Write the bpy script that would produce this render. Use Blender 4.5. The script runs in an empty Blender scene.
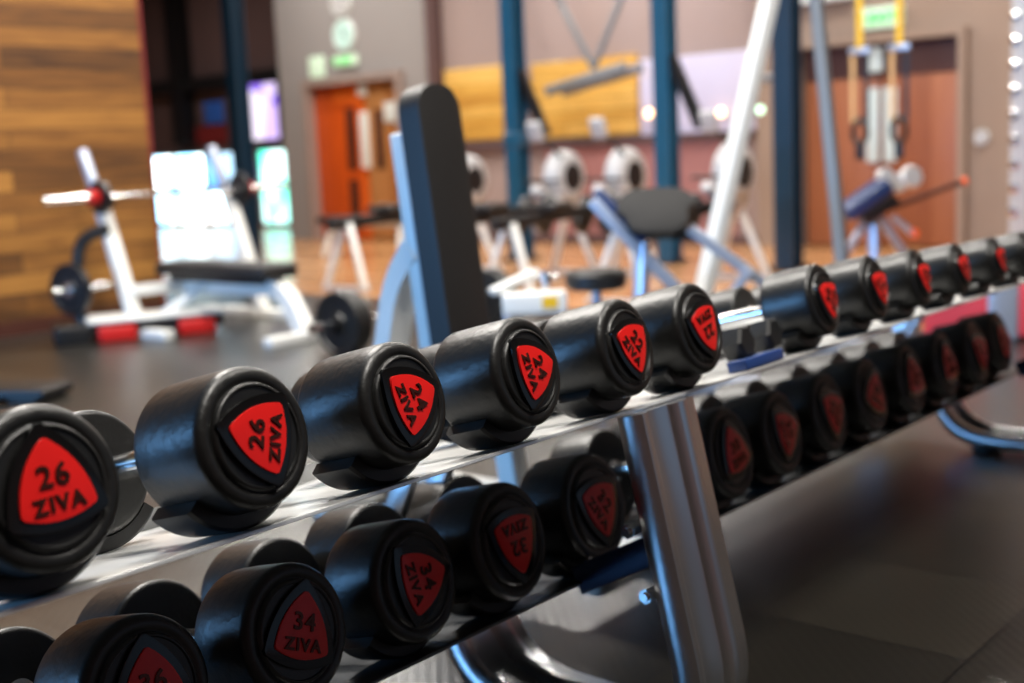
import bpy, bmesh, math, random
from mathutils import Vector, Matrix
random.seed(7)
C = bpy.context.scene.collection
PI = math.pi

# ------------------------------------------------------------------ helpers
def lin(c):
    c = c/255.0
    return c/12.92 if c <= 0.04045 else ((c+0.055)/1.055)**2.4
def rgb(r, g, b): return (lin(r), lin(g), lin(b), 1.0)

def mat(name, col, rough=0.5, metal=0.0, spec=0.5, bump=0.0, bscale=60.0, vary=0.0, vscale=4.0, coat=0.0, aniso=0.0, emit=None, estr=0.0):
    m = bpy.data.materials.new(name); m.use_nodes = True
    nt = m.node_tree; b = nt.nodes['Principled BSDF']
    b.inputs['Base Color'].default_value = col
    b.inputs['Roughness'].default_value = rough
    b.inputs['Metallic'].default_value = metal
    b.inputs['Specular IOR Level'].default_value = spec
    b.inputs['Coat Weight'].default_value = coat
    b.inputs['Anisotropic'].default_value = aniso
    tc = nt.nodes.new('ShaderNodeTexCoord')
    n = nt.nodes.new('ShaderNodeTexNoise'); n.inputs['Scale'].default_value = vscale; n.inputs['Detail'].default_value = 5
    nt.links.new(tc.outputs['Object'], n.inputs['Vector'])
    v = max(vary, 0.03)
    mr = nt.nodes.new('ShaderNodeMapRange')
    mr.inputs['To Min'].default_value = 1-v; mr.inputs['To Max'].default_value = 1+v
    nt.links.new(n.outputs['Fac'], mr.inputs['Value'])
    mx = nt.nodes.new('ShaderNodeVectorMath'); mx.operation = 'SCALE'
    mx.inputs[0].default_value = col[:3]
    nt.links.new(mr.outputs['Result'], mx.inputs['Scale'])
    nt.links.new(mx.outputs['Vector'], b.inputs['Base Color'])
    if bump:
        n2 = nt.nodes.new('ShaderNodeTexNoise'); n2.inputs['Scale'].default_value = bscale; n2.inputs['Detail'].default_value = 4
        nt.links.new(tc.outputs['Object'], n2.inputs['Vector'])
        bp = nt.nodes.new('ShaderNodeBump'); bp.inputs['Strength'].default_value = bump; bp.inputs['Distance'].default_value = 0.004
        nt.links.new(n2.outputs['Fac'], bp.inputs['Height']); nt.links.new(bp.outputs['Normal'], b.inputs['Normal'])
    if emit:
        b.inputs['Emission Color'].default_value = emit; b.inputs['Emission Strength'].default_value = estr
    return m

def plank_mat(name, c1, c2, c3, axes='YZ', plank=0.19, length=2.4, rough=0.45, gap=0.004, spec=0.5):
    """planks with their own tone each and a long wood grain"""
    m = bpy.data.materials.new(name); m.use_nodes = True
    nt = m.node_tree; b = nt.nodes['Principled BSDF']; L = nt.links
    tc = nt.nodes.new('ShaderNodeTexCoord'); sep = nt.nodes.new('ShaderNodeSeparateXYZ'); L.new(tc.outputs['Object'], sep.inputs[0])
    cmb = nt.nodes.new('ShaderNodeCombineXYZ'); L.new(sep.outputs[axes[0]], cmb.inputs['X']); L.new(sep.outputs[axes[1]], cmb.inputs['Y'])
    br = nt.nodes.new('ShaderNodeTexBrick'); L.new(cmb.outputs[0], br.inputs['Vector'])
    br.inputs['Scale'].default_value = 1; br.inputs['Brick Width'].default_value = length; br.inputs['Row Height'].default_value = plank
    br.inputs['Mortar Size'].default_value = gap; br.inputs['Color1'].default_value = (0,0,0,1); br.inputs['Color2'].default_value = (1,1,1,1)
    br.inputs['Mortar'].default_value = (0,0,0,1); br.offset = 0.37
    mp = nt.nodes.new('ShaderNodeMapping'); mp.inputs['Scale'].default_value = (0.7, 9, 1); L.new(cmb.outputs[0], mp.inputs['Vector'])
    n = nt.nodes.new('ShaderNodeTexNoise'); n.inputs['Scale'].default_value = 3; n.inputs['Detail'].default_value = 6; n.inputs['Distortion'].default_value = 0.6
    L.new(mp.outputs[0], n.inputs['Vector'])
    ad = nt.nodes.new('ShaderNodeMath'); ad.operation = 'MULTIPLY_ADD'; ad.inputs[1].default_value = 0.5
    L.new(br.outputs['Color'], ad.inputs[0]); 
    ms = nt.nodes.new('ShaderNodeMath'); ms.operation = 'MULTIPLY'; ms.inputs[1].default_value = 0.6; L.new(n.outputs['Fac'], ms.inputs[0]); L.new(ms.outputs[0], ad.inputs[2])
    cr = nt.nodes.new('ShaderNodeValToRGB'); e = cr.color_ramp.elements
    e[0].position = 0.2; e[0].color = c1; e[1].position = 0.85; e[1].color = c3
    k = cr.color_ramp.elements.new(0.5); k.color = c2
    L.new(ad.outputs[0], cr.inputs['Fac'])
    mx = nt.nodes.new('ShaderNodeMix'); mx.data_type = 'RGBA'; mx.inputs['B'].default_value = (c1[0]*.3, c1[1]*.3, c1[2]*.3, 1)
    L.new(br.outputs['Fac'], mx.inputs['Factor']); L.new(cr.outputs['Color'], mx.inputs['A'])
    L.new(mx.outputs['Result'], b.inputs['Base Color']); b.inputs['Roughness'].default_value = rough
    b.inputs['Specular IOR Level'].default_value = spec
    return m

def rubber_floor_mat():
    m = bpy.data.materials.new('rubber_mats'); m.use_nodes = True
    nt = m.node_tree; b = nt.nodes['Principled BSDF']; L = nt.links
    tc = nt.nodes.new('ShaderNodeTexCoord')
    mp = nt.nodes.new('ShaderNodeMapping'); mp.inputs['Location'].default_value = (0.31, 0.12, 0); L.new(tc.outputs['Object'], mp.inputs['Vector'])
    br = nt.nodes.new('ShaderNodeTexBrick'); L.new(mp.outputs[0], br.inputs['Vector'])
    br.inputs['Scale'].default_value = 1; br.inputs['Brick Width'].default_value = 0.5; br.inputs['Row Height'].default_value = 0.5; br.offset = 0
    br.inputs['Mortar Size'].default_value = 0.004
    br.inputs['Color1'].default_value = rgb(29, 27, 23); br.inputs['Color2'].default_value = rgb(42, 39, 33); br.inputs['Mortar'].default_value = rgb(14, 13, 12)
    n = nt.nodes.new('ShaderNodeTexNoise'); n.inputs['Scale'].default_value = 1.6; n.inputs['Detail'].default_value = 6; L.new(tc.outputs['Object'], n.inputs['Vector'])
    mr = nt.nodes.new('ShaderNodeMapRange'); mr.inputs['To Min'].default_value = 0.65; mr.inputs['To Max'].default_value = 1.4; L.new(n.outputs['Fac'], mr.inputs['Value'])
    sc = nt.nodes.new('ShaderNodeVectorMath'); sc.operation = 'SCALE'; L.new(br.outputs['Color'], sc.inputs[0]); L.new(mr.outputs[0], sc.inputs['Scale'])
    L.new(sc.outputs[0], b.inputs['Base Color'])
    w = nt.nodes.new('ShaderNodeTexWave'); w.inputs['Scale'].default_value = 18; w.wave_type = 'BANDS'; w.bands_direction = 'DIAGONAL'; L.new(tc.outputs['Object'], w.inputs['Vector'])
    n3 = nt.nodes.new('ShaderNodeTexNoise'); n3.inputs['Scale'].default_value = 160; L.new(tc.outputs['Object'], n3.inputs['Vector'])
    a = nt.nodes.new('ShaderNodeMath'); a.operation = 'MULTIPLY_ADD'; a.inputs[1].default_value = 0.35; L.new(w.outputs['Fac'], a.inputs[0]); L.new(n3.outputs['Fac'], a.inputs[2])
    bp = nt.nodes.new('ShaderNodeBump'); bp.inputs['Strength'].default_value = 0.25; bp.inputs['Distance'].default_value = 0.003
    L.new(a.outputs[0], bp.inputs['Height']); L.new(bp.outputs['Normal'], b.inputs['Normal'])
    b.inputs['Roughness'].default_value = 0.3
    b.inputs['Specular IOR Level'].default_value = 0.75
    return m

class MB:
    def __init__(s): s.bm = bmesh.new()
    def box(s, c, size, M=None, bevel=0.0):
        r = bmesh.ops.create_cube(s.bm, size=1.0)
        vs = r['verts']
        bmesh.ops.scale(s.bm, vec=size, verts=vs)
        if bevel > 0:
            es = list({e for v in vs for e in v.link_edges})
            rb = bmesh.ops.bevel(s.bm, geom=es, offset=bevel, segments=3, affect='EDGES', profile=0.5)
            vs = list({v for v in rb['verts']} | {v for v in vs if v.is_valid})
        T = Matrix.Translation(Vector(c)) @ (M.to_4x4() if M is not None else Matrix.Identity(4))
        bmesh.ops.transform(s.bm, matrix=T, verts=vs)
        return s
    def bar(s, p0, p1, w, h=None, bevel=0.0, up=(0,0,1)):
        """rectangular bar from p0 to p1, w across, h along up"""
        p0, p1 = Vector(p0), Vector(p1); h = h or w
        d = p1-p0; L = d.length; z = d.normalized(); u = Vector(up)
        if abs(z.dot(u)) > 0.98: u = Vector((1, 0, 0))
        x = u.cross(z).normalized(); y = z.cross(x)
        M = Matrix((x, y, z)).transposed()
        return s.box((p0+p1)/2, (w, h, L), M, bevel)
    def loft(s, rings, closed=True, cap=True):
        vr = [[s.bm.verts.new(p) for p in r] for r in rings]
        n = len(vr[0])
        for a, b in zip(vr, vr[1:]):
            for i in range(n if closed else n-1):
                j = (i+1) % n
                try: s.bm.faces.new((a[i], a[j], b[j], b[i]))
                except ValueError: pass
        if cap and closed:
            s.bm.faces.new(list(reversed(vr[0]))); s.bm.faces.new(vr[-1])
        return s
    def tube(s, pts, r, seg=12, prof=None, cap=True, up=(0,0,1)):
        """tube (or profile [(u,v)..]) along points"""
        pts = [Vector(p) for p in pts]; rings = []
        prev = None
        for i, p in enumerate(pts):
            t = (pts[min(i+1, len(pts)-1)]-pts[max(i-1, 0)]).normalized()
            if prev is None:
                u = Vector(up)
                if abs(t.dot(u)) > 0.95: u = Vector((1, 0, 0))
                x = (u - t*u.dot(t)).normalized()
            else:
                x = (prev - t*prev.dot(t)).normalized()
            prev = x; y = t.cross(x)
            rr = r[i] if isinstance(r, (list, tuple)) else r
            if prof: rings.append([p + x*u_ + y*v_ for u_, v_ in prof])
            else: rings.append([p + x*rr*math.cos(2*PI*k/seg) + y*rr*math.sin(2*PI*k/seg) for k in range(seg)])
        return s.loft(rings, True, cap)
    def cyl(s, p0, p1, r, seg=24, r2=None): return s.tube([p0, p1], [r, r if r2 is None else r2], seg)
    def lathe(s, prof, c=(0,0,0), axis=(1,0,0), seg=48):
        """prof: list of (along axis, radius)"""
        a = Vector(axis).normalized(); u = Vector((0, 0, 1)) if abs(a.z) < 0.9 else Vector((0, 1, 0))
        x = a.cross(u).normalized(); y = a.cross(x); c = Vector(c); rings = []
        for t, r in prof:
            r = max(r, 1e-5)
            rings.append([c + a*t + (x*math.cos(2*PI*k/seg)+y*math.sin(2*PI*k/seg))*r for k in range(seg)])
        return s.loft(rings, True, True)
    def prism(s, outline, h0, h1, f, bevel=0.0):
        """outline [(u,v)] extruded h0..h1; f(u,v,h)->point. bevel shrinks the top outline"""
        rings = [[f(u, v, h0) for u, v in outline]]
        if bevel:
            cu = sum(u for u, v in outline)/len(outline); cv = sum(v for u, v in outline)/len(outline)
            R = max(math.hypot(u-cu, v-cv) for u, v in outline)
            rings.append([f(u, v, h1-bevel) for u, v in outline])
            for q in (0.5, 1.0):
                k = 1-bevel*(1-math.sqrt(max(0, 1-q*q)))/R if q < 1 else 1-bevel/R
                rings.append([f(cu+(u-cu)*k, cv+(v-cv)*k, h1-bevel*(1-(q if q == 1 else 0.87))) for u, v in outline])
        else:
            rings.append([f(u, v, h1) for u, v in outline])
        return s.loft(rings)
    def build(s, name, m, parent=None, sharp=38):
        bmesh.ops.recalc_face_normals(s.bm, faces=s.bm.faces[:])
        me = bpy.data.meshes.new(name); s.bm.to_mesh(me); s.bm.free()
        for p in me.polygons: p.use_smooth = True
        me.set_sharp_from_angle(angle=math.radians(sharp))
        me.materials.append(m)
        o = bpy.data.objects.new(name, me); C.objects.link(o)
        if parent: o.parent = parent
        return o

def thing(name, label, cat, loc=(0,0,0), rot=None, group=None):
    o = bpy.data.objects.new(name, None); C.objects.link(o); o.location = loc; o.empty_display_size = 0.1
    if rot is not None: o.rotation_euler = rot if not isinstance(rot, (int, float)) else (0, 0, rot)
    o['label'] = label; o['category'] = cat
    if group: o['group'] = group
    return o
def tag(o, label, cat, group=None):
    o['label'] = label; o['category'] = cat
    if group: o['group'] = group
    return o
def struct(o): o['kind'] = 'structure'; return o
def part_label(o, l): o['label'] = l; return o

def arc(cx, cz, r, a0, a1, n=8):
    return [(cx+r*math.cos(math.radians(a0+(a1-a0)*i/n)), cz+r*math.sin(math.radians(a0+(a1-a0)*i/n))) for i in range(n+1)]
def fillet(pts, r, n=7):
    """round the corners of a polyline of 3D points"""
    pts = [Vector(p) for p in pts]; out = [pts[0]]
    for i in range(1, len(pts)-1):
        a, b, c = pts[i-1], pts[i], pts[i+1]
        d1 = (a-b); d2 = (c-b); rr = min(r, d1.length*0.48, d2.length*0.48)
        p, q = b+d1.normalized()*rr, b+d2.normalized()*rr
        for k in range(n+1):
            t = k/n; out.append(p*(1-t)**2 + b*2*t*(1-t) + q*t*t)
    out.append(pts[-1]); return out

_text_cache = {}
def text_mesh(s, size, extrude, bold=0.0, sx=1.0, spacing=1.0, shear=0.0):
    cu = bpy.data.curves.new('t', 'FONT'); cu.body = s; cu.size = size; cu.extrude = extrude; cu.offset = bold
    cu.align_x = 'CENTER'; cu.align_y = 'CENTER'; cu.resolution_u = 3; cu.space_character = spacing; cu.shear = shear
    ob = bpy.data.objects.new('t', cu); C.objects.link(ob)
    dg = bpy.context.evaluated_depsgraph_get(); dg.update()
    me = bpy.data.meshes.new_from_object(ob.evaluated_get(dg))
    bpy.data.objects.remove(ob); bpy.data.curves.remove(cu)
    vs = [v.co.copy() for v in me.vertices]
    mx = (max(v.x for v in vs)+min(v.x for v in vs))/2; my = (max(v.y for v in vs)+min(v.y for v in vs))/2
    for v in me.vertices: v.co = Vector(((v.co.x-mx)*sx, v.co.y-my, v.co.z))
    return me

# ------------------------------------------------------------------ materials
M = {}
M['rubber'] = mat('black_rubber', rgb(19, 19, 18), 0.39, spec=0.55, bump=0.25, bscale=70, vary=0.25, vscale=9)
M['bezel'] = mat('glossy_black_urethane', rgb(12, 12, 12), 0.2, spec=0.5)
M['red_badge'] = mat('red_badge', rgb(222, 24, 20), 0.35, spec=0.45, vary=0.05)
M['letter'] = mat('dark_lettering', rgb(84, 40, 30), 0.25, metal=0.7)
M['chrome'] = mat('chrome', (0.8, 0.8, 0.8, 1), 0.16, metal=1.0)
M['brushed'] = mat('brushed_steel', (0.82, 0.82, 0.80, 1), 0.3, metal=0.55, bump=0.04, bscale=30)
M['shelf_shaded'] = mat('shelf_shaded', (0.09, 0.095, 0.10, 1), 0.5, metal=0.6)  # rack metal darkened to paint in the shade on the lower shelf
M['satin'] = mat('satin_aluminium', (0.66, 0.67, 0.69, 1), 0.29, metal=1.0, bump=0.03, bscale=30)
M['saddle'] = mat('black_plastic_saddle', rgb(13, 13, 13), 0.45, spec=0.5)
M['floor'] = rubber_floor_mat()
M['wood_floor'] = plank_mat('wood_floor', rgb(162, 108, 62), rgb(188, 136, 88), rgb(210, 164, 120), 'XY', 0.09, 1.2, 0.22, 0.002)
M['wood_wall'] = plank_mat('wood_wall', rgb(50, 28, 11), rgb(120, 76, 30), rgb(172, 118, 52), 'YZ', 0.14, 1.9, 0.5, 0.003)
M['mirror_plank_reflection'] = plank_mat('mirror_plank_reflection', rgb(176, 120, 50), rgb(212, 160, 72), rgb(236, 190, 104), 'XZ', 0.14, 1.6, 0.4, 0.003)  # wood wall as reflected in the wall mirrors, painted as planks
M['wall'] = mat('plaster_mauve', rgb(158, 138, 132), 0.85, vary=0.04)
M['wall_pale'] = mat('plaster_pale', rgb(148, 142, 140), 0.85, vary=0.03)
M['wall_taupe'] = mat('plaster_taupe', rgb(150, 128, 112), 0.85, vary=0.04)
M['wall_dark'] = mat('plaster_dark_mauve', rgb(92, 68, 66), 0.85, vary=0.06)
M['ceiling'] = mat('ceiling_grey', rgb(62, 61, 60), 0.9)
M['column'] = mat('painted_steel_column', rgb(17, 46, 66), 0.28, spec=0.6, vary=0.15, vscale=3)
M['column_blue'] = mat('painted_steel_blue', rgb(32, 80, 108), 0.3, spec=0.6, vary=0.15, vscale=3)
M['black_steel'] = mat('black_steel', rgb(18, 18, 20), 0.4)
M['white_frame'] = mat('white_powder_coat', rgb(225, 224, 218), 0.35, spec=0.5)
M['silver_frame'] = mat('silver_paint', rgb(176, 184, 200), 0.3, metal=0.5)
M['grey_paint'] = mat('grey_paint', rgb(120, 124, 128), 0.45)
M['leather'] = mat('black_upholstery', rgb(34, 32, 31), 0.5, spec=0.4, bump=0.2, bscale=90)
M['blue_leather'] = mat('navy_upholstery', rgb(22, 48, 92), 0.35, spec=0.6)
M['door_orange'] = plank_mat('orange_door_wood', rgb(176, 64, 14), rgb(206, 84, 22), rgb(222, 104, 34), 'ZX', 0.5, 3.0, 0.4, 0.0)
M['door_tan'] = plank_mat('tan_door_wood', rgb(150, 92, 48), rgb(172, 112, 62), rgb(188, 130, 78), 'ZX', 0.5, 3.0, 0.4, 0.0)
M['door_brown'] = plank_mat('brown_door_wood', rgb(132, 72, 42), rgb(150, 86, 52), rgb(164, 100, 64), 'ZX', 0.6, 3.0, 0.4, 0.0)
M['dark_wood'] = mat('dark_wood', rgb(70, 32, 20), 0.5, vary=0.1)
M['red_paint'] = mat('red_paint', rgb(190, 20, 16), 0.45)
M['red_wall'] = mat('red_panel', rgb(164, 112, 108), 0.7, vary=0.1)
M['lavender'] = mat('pale_mirror_reflection', rgb(206, 200, 222), 0.3, vary=0.12, vscale=1.5)  # pale mirror reflection painted as colour
M['drum'] = mat('light_grey_plastic', rgb(186, 184, 184), 0.4)
M['yellow'] = mat('yellow_webbing', rgb(226, 178, 20), 0.6)
M['beige'] = mat('beige_webbing', rgb(206, 164, 112), 0.6)
M['green_sign'] = mat('green_sign', rgb(60, 200, 90), 0.4, emit=rgb(70, 235, 110), estr=0.5)
M['sign_white'] = mat('sign_white', rgb(214, 238, 214), 0.4, emit=rgb(216, 240, 205), estr=0.2)
M['clock'] = mat('clock_face', rgb(205, 240, 232), 0.3)
M['white_plate'] = mat('white_plastic', rgb(222, 226, 222), 0.4)
M['blue_poster'] = mat('blue_poster', rgb(48, 98, 190), 0.5)
M['orange_cap'] = mat('orange_cap', rgb(255, 96, 30), 0.3)
M['glass_green'] = mat('frosted_vision_glass', rgb(200, 214, 214), 0.2)

def lit(name, c1, c2, c3, strength, scale=2.2):
    m = bpy.data.materials.new(name); m.use_nodes = True; nt = m.node_tree; b = nt.nodes['Principled BSDF']; L = nt.links
    tc = nt.nodes.new('ShaderNodeTexCoord'); v = nt.nodes.new('ShaderNodeTexVoronoi'); v.inputs['Scale'].default_value = scale
    L.new(tc.outputs['Object'], v.inputs['Vector'])
    sep = nt.nodes.new('ShaderNodeSeparateColor'); L.new(v.outputs['Color'], sep.inputs[0])
    cr = nt.nodes.new('ShaderNodeValToRGB'); cr.color_ramp.interpolation = 'EASE'
    e = cr.color_ramp.elements; e[0].color = c1; e[0].position = .15; e[1].color = c3; e[1].position = .8
    k = e.new(0.5); k.color = c2
    L.new(sep.outputs[0], cr.inputs[0]); L.new(cr.outputs[0], b.inputs['Emission Color']); b.inputs['Emission Strength'].default_value = strength
    b.inputs['Base Color'].default_value = (0.02, 0.02, 0.02, 1); b.inputs['Roughness'].default_value = 0.1
    return m
M['pane_cyan'] = lit('lit_glass_cyan', rgb(150, 220, 255), rgb(225, 255, 255), rgb(255, 255, 255), 6.0)
M['pane_green'] = lit('lit_glass_green', rgb(90, 240, 205), rgb(170, 255, 240), rgb(220, 255, 250), 3.0)
M['pane_blue'] = lit('lit_glass_blue', rgb(60, 120, 240), rgb(120, 200, 255), rgb(190, 230, 255), 2.2)
M['screen_purple'] = lit('purple_screen', rgb(110, 60, 240), rgb(220, 190, 255), rgb(250, 240, 255), 1.4, 1.2)

M['mullion'] = mat('grey_mullion', rgb(120, 110, 112), 0.5)
M['dark_red'] = mat('dark_red_cloth', rgb(120, 26, 28), 0.7)
# ------------------------------------------------------------------ camera frame (from the photo's vanishing points)
YAW, PITCH, ROLL, FPX = 0.70399, 0.14972, -0.04538, 1248.6
CAM = Vector((1.0901, -0.6037, 1.0918))
d = Vector((-math.sin(YAW)*math.cos(PITCH), math.cos(YAW)*math.cos(PITCH), -math.sin(PITCH)))
r0 = d.cross(Vector((0, 0, 1))).normalized(); u0 = r0.cross(d)
r = r0*math.cos(ROLL)+u0*math.sin(ROLL); u = -r0*math.sin(ROLL)+u0*math.cos(ROLL)
cam_d = bpy.data.cameras.new('camera'); cam = bpy.data.objects.new('camera', cam_d); C.objects.link(cam)
cam.matrix_world = Matrix.Translation(CAM) @ Matrix((r, u, -d)).transposed().to_4x4()
cam_d.sensor_width = 36; cam_d.lens = FPX/1024*36; cam_d.clip_start = 0.05; cam_d.clip_end = 100
cam_d.dof.use_dof = True; cam_d.dof.focus_distance = 1.74; cam_d.dof.aperture_fstop = 2.4
bpy.context.scene.camera = cam

# ------------------------------------------------------------------ setting
FX0, FX1, FY0, FY1, CZ = -21.0, 6.0, -5.0, 13.5, 4.8
def slab(name, x0, x1, y0, y1, z0, z1, m):
    b = MB(); b.box(((x0+x1)/2, (y0+y1)/2, (z0+z1)/2), (x1-x0, y1-y0, z1-z0)); return struct(b.build(name, m))
slab('floor', FX0, FX1, FY0, 6.25, -0.1, 0.0, M['floor'])
slab('floor_wood', FX0, FX1, 6.25, FY1, -0.1, 0.0, M['wood_floor'])
slab('ceiling', FX0, FX1, FY0, FY1, CZ, CZ+0.1, M['ceiling'])
slab('wall_left', -7.3, -7.05, FY0, 4.90, 0, CZ, M['wood_wall'])
slab('trim_1', -7.3, -7.045, 4.90, 4.925, 0, CZ, M['dark_red'])
b = MB()
for (x0, x1, z0, z1) in ((FX0, -6.9, 0, CZ), (-1.6, FX1, 0, CZ), (-6.9, -1.6, 0, 0.7), (-6.9, -1.6, 2.5, CZ)):
    b.box(((x0+x1)/2, FY0-0.1, (z0+z1)/2), (x1-x0, 0.2, z1-z0))
struct(b.build('wall_front', M['wall_dark']))
b = MB()
for x in (-6.87, -5.15, -3.4, -1.63): b.box((x, FY0-0.1, 1.6), (.06, .08, 1.8))
for z in (.73, 2.47): b.box((-4.25, FY0-0.1, z), (5.3, .08, .06))
struct(b.build('window_2', M['mullion']))
b = MB()
for (y0, y1, z0, z1) in ((FY0, 3.5, 0, CZ), (11.0, FY1, 0, CZ), (3.5, 11.0, 0, 0.5), (3.5, 11.0, 2.6, CZ)):
    b.box((FX1+0.1, (y0+y1)/2, (z0+z1)/2), (0.2, y1-y0, z1-z0))
struct(b.build('wall_right', M['wall_dark']))
b = MB()
for y in (3.53, 5.4, 7.25, 9.1, 10.97): b.box((FX1+0.1, y, 1.55), (.08, .06, 2.1))
for z in (.53, 2.57): b.box((FX1+0.1, 7.25, z), (.08, 7.5, .06))
struct(b.build('window_added', M['mullion']))  # added window, out of view, for blue reflections on the rack post
slab('wall_far_left', FX0, FX0+0.1, FY0, FY1, 0, CZ, M['wall_dark'])
slab('wall_recess', FX0+0.1, -12.85, FY1, FY1+0.2, 0, CZ, M['wall_dark'])
slab('trim_2', FX0+0.1, -12.85, FY1-0.25, FY1, 2.45, 2.68, M['black_steel'])
slab('trim_3', FX0+0.1, -12.85, FY1-0.08, FY1, 0.0, 0.06, M['red_paint'])
# back wall: pale block round the first door, then mauve stretch, then taupe stretch round the second door
D1X0, D1X1, D1Z = -12.50, -10.55, 2.22
D2X0, D2X1, D2Z = -5.0, -3.23, 2.06
BY = 11.2
def wall_with_door(name, x0, x1, dx0, dx1, dz, m, y0=BY, y1=BY+0.3):
    b = MB()
    for (a0, a1, z0, z1) in ((x0, dx0, 0, CZ), (dx1, x1, 0, CZ), (dx0, dx1, dz, CZ)):
        b.box(((a0+a1)/2, (y0+y1)/2, (z0+z1)/2), (a1-a0, y1-y0, z1-z0))
    return struct(b.build(name, m))
wall_with_door('wall_back_pale', -13.05, -10.1, D1X0, D1X1, D1Z, M['wall_pale'])
slab('wall_return', -13.05, -12.85, BY+.3, FY1+0.2, 0, CZ, M['wall_pale'])
slab('wall_back', -10.1, -5.45, BY+0.12, BY+0.4, 0, CZ, M['wall'])
wall_with_door('wall_back_taupe', -5.45, FX1, D2X0, D2X1, D2Z, M['wall_taupe'])
slab('wall_back_behind_doors', -12.85, FX1, BY+1.6, BY+1.7, 0, CZ, M['dark_wood'])
# dark strip painted for the recess shadow beside the pale block, ledge rail on the mauve wall
slab('recess_shadow', -10.1, -9.96, BY-0.05, BY+0.12, 0, CZ, M['wall_dark'])
slab('trim_5', -9.96, -5.5, BY+0.02, BY+0.12, 1.14, 1.22, M['wall_dark'])
slab('wall_low_panel', -8.35, -5.75, BY+0.08, BY+0.12, 0.1, 1.13, M['red_wall'])
slab('baseboard_back', -9.96, -5.45, BY+0.06, BY+0.12, 0.0, 0.1, M['wall_dark'])
slab('baseboard_left', -7.05, -7.03, FY0, 4.90, 0.0, 0.1, M['dark_wood'])
# mirror panels above the ledge, golden plank and pale reflections painted as colour
def panel(name, x0, x1, z0, z1, m, label):
    b = MB(); b.box(((x0+x1)/2, BY+0.095, (z0+z1)/2), (x1-x0, 0.05, z1-z0), bevel=0.006)
    return tag(b.build(name, m), label, 'wall panel')
panel('wall_panel', -9.93, -8.72, 1.27, 2.16, M['mirror_plank_reflection'], 'mirror panel with painted golden plank reflection on back wall left of the steel column, right of the tall bench pad')
panel('wall_panel', -8.50, -6.98, 1.24, 2.13, M['mirror_plank_reflection'], 'mirror panel with painted golden plank reflection on back wall under the hanging grey ladder frame')
panel('wall_panel', -6.95, -5.50, 1.22, 2.05, M['lavender'], 'mirror panel with painted pale lavender reflection on back wall behind the second steel column')
# door casings
def casing(name, x0, x1, z, m, w=0.1):
    b = MB()
    b.box((x0+w/2, BY+0.0, z/2), (w, 0.2, z)); b.box((x1-w/2, BY+0.0, z/2), (w, 0.2, z)); b.box(((x0+x1)/2, BY+0.0, z-w/2), (x1-x0-2*w, 0.2, w))
    return struct(b.build(name, m))
M['casing_grey'] = mat('casing_grey', rgb(150, 132, 124), 0.6)
casing('trim_6', D1X0, D1X1, D1Z, M['casing_grey'])
casing('trim_7', D2X0, D2X1, D2Z, M['wall_taupe'], 0.07)
# door 1: orange leaf, tan leaf
def leaf(name, x0, x1, z0, z1, m, y=BY+0.08, glass=None, gm=None):
    b = MB(); b.box(((x0+x1)/2, y, (z0+z1)/2), (x1-x0, 0.05, z1-z0), bevel=0.004)
    o = struct(b.build(name, m))
    if glass:
        g = MB(); g.box(((glass[0]+glass[1])/2, y-0.027, (glass[2]+glass[3])/2), (glass[1]-glass[0], 0.012, glass[3]-glass[2]), bevel=0.003)
        g.build('vision_panel', gm or M['dark_wood'], o)
    return o
l1 = leaf('door_1', -12.4, -11.42, 0.02, 2.12, M['door_orange'], glass=(-11.78, -11.60, 0.95, 1.8))
b = MB(); b.box((-11.69, BY+0.05, 0.48), (0.18, 0.012, 0.7)); b.build('kick_panel', M['dark_wood'], l1)
l2 = leaf('door_2', -11.38, -10.66, 0.02, 2.12, M['door_tan'], glass=(-11.22, -11.06, 0.95, 1.75))
b = MB(); b.box((-11.40, BY+0.03, 1.35), (0.14, 0.05, 0.75), bevel=0.01); b.build('push_plate', M['white_plate'], l2)
b = MB(); b.box((-11.40, BY+0.03, 2.02), (0.14, 0.05, 0.16), bevel=0.01); b.build('door_closer', M['white_plate'], l2)
b = MB(); b.box((-10.86, BY+0.035, 1.70), (0.27, 0.03, 0.26), bevel=0.006); tag(b.build('notice', M['white_plate']), 'square white notice stuck on the tan door behind the tall bench pad', 'notice')
# door 2 and 3: brown pair
d3 = leaf('door_3', -4.90, -4.11, 0.02, 1.66, M['door_brown'])
d4 = leaf('door_4', -4.09, -3.30, 0.02, 1.66, M['door_brown'])
slab('trim_8', -4.90, -3.30, BY+0.05, BY+0.12, 1.67, 1.99, M['dark_wood'])
for dd_, xx in ((d3, -4.19), (d4, -4.01)):
    b = MB(); b.box((xx, BY+0.045, 1.2), (0.13, 0.02, 0.72), bevel=0.006); b.build('push_plate', M['glass_green'], dd_)
b = MB(); b.box((-4.15, BY+0.02, 1.83), (0.15, 0.06, 0.24), bevel=0.01); tag(b.build('door_contact_box', M['glass_green']), 'small pale box fixed above the brown double door', 'box')

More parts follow.
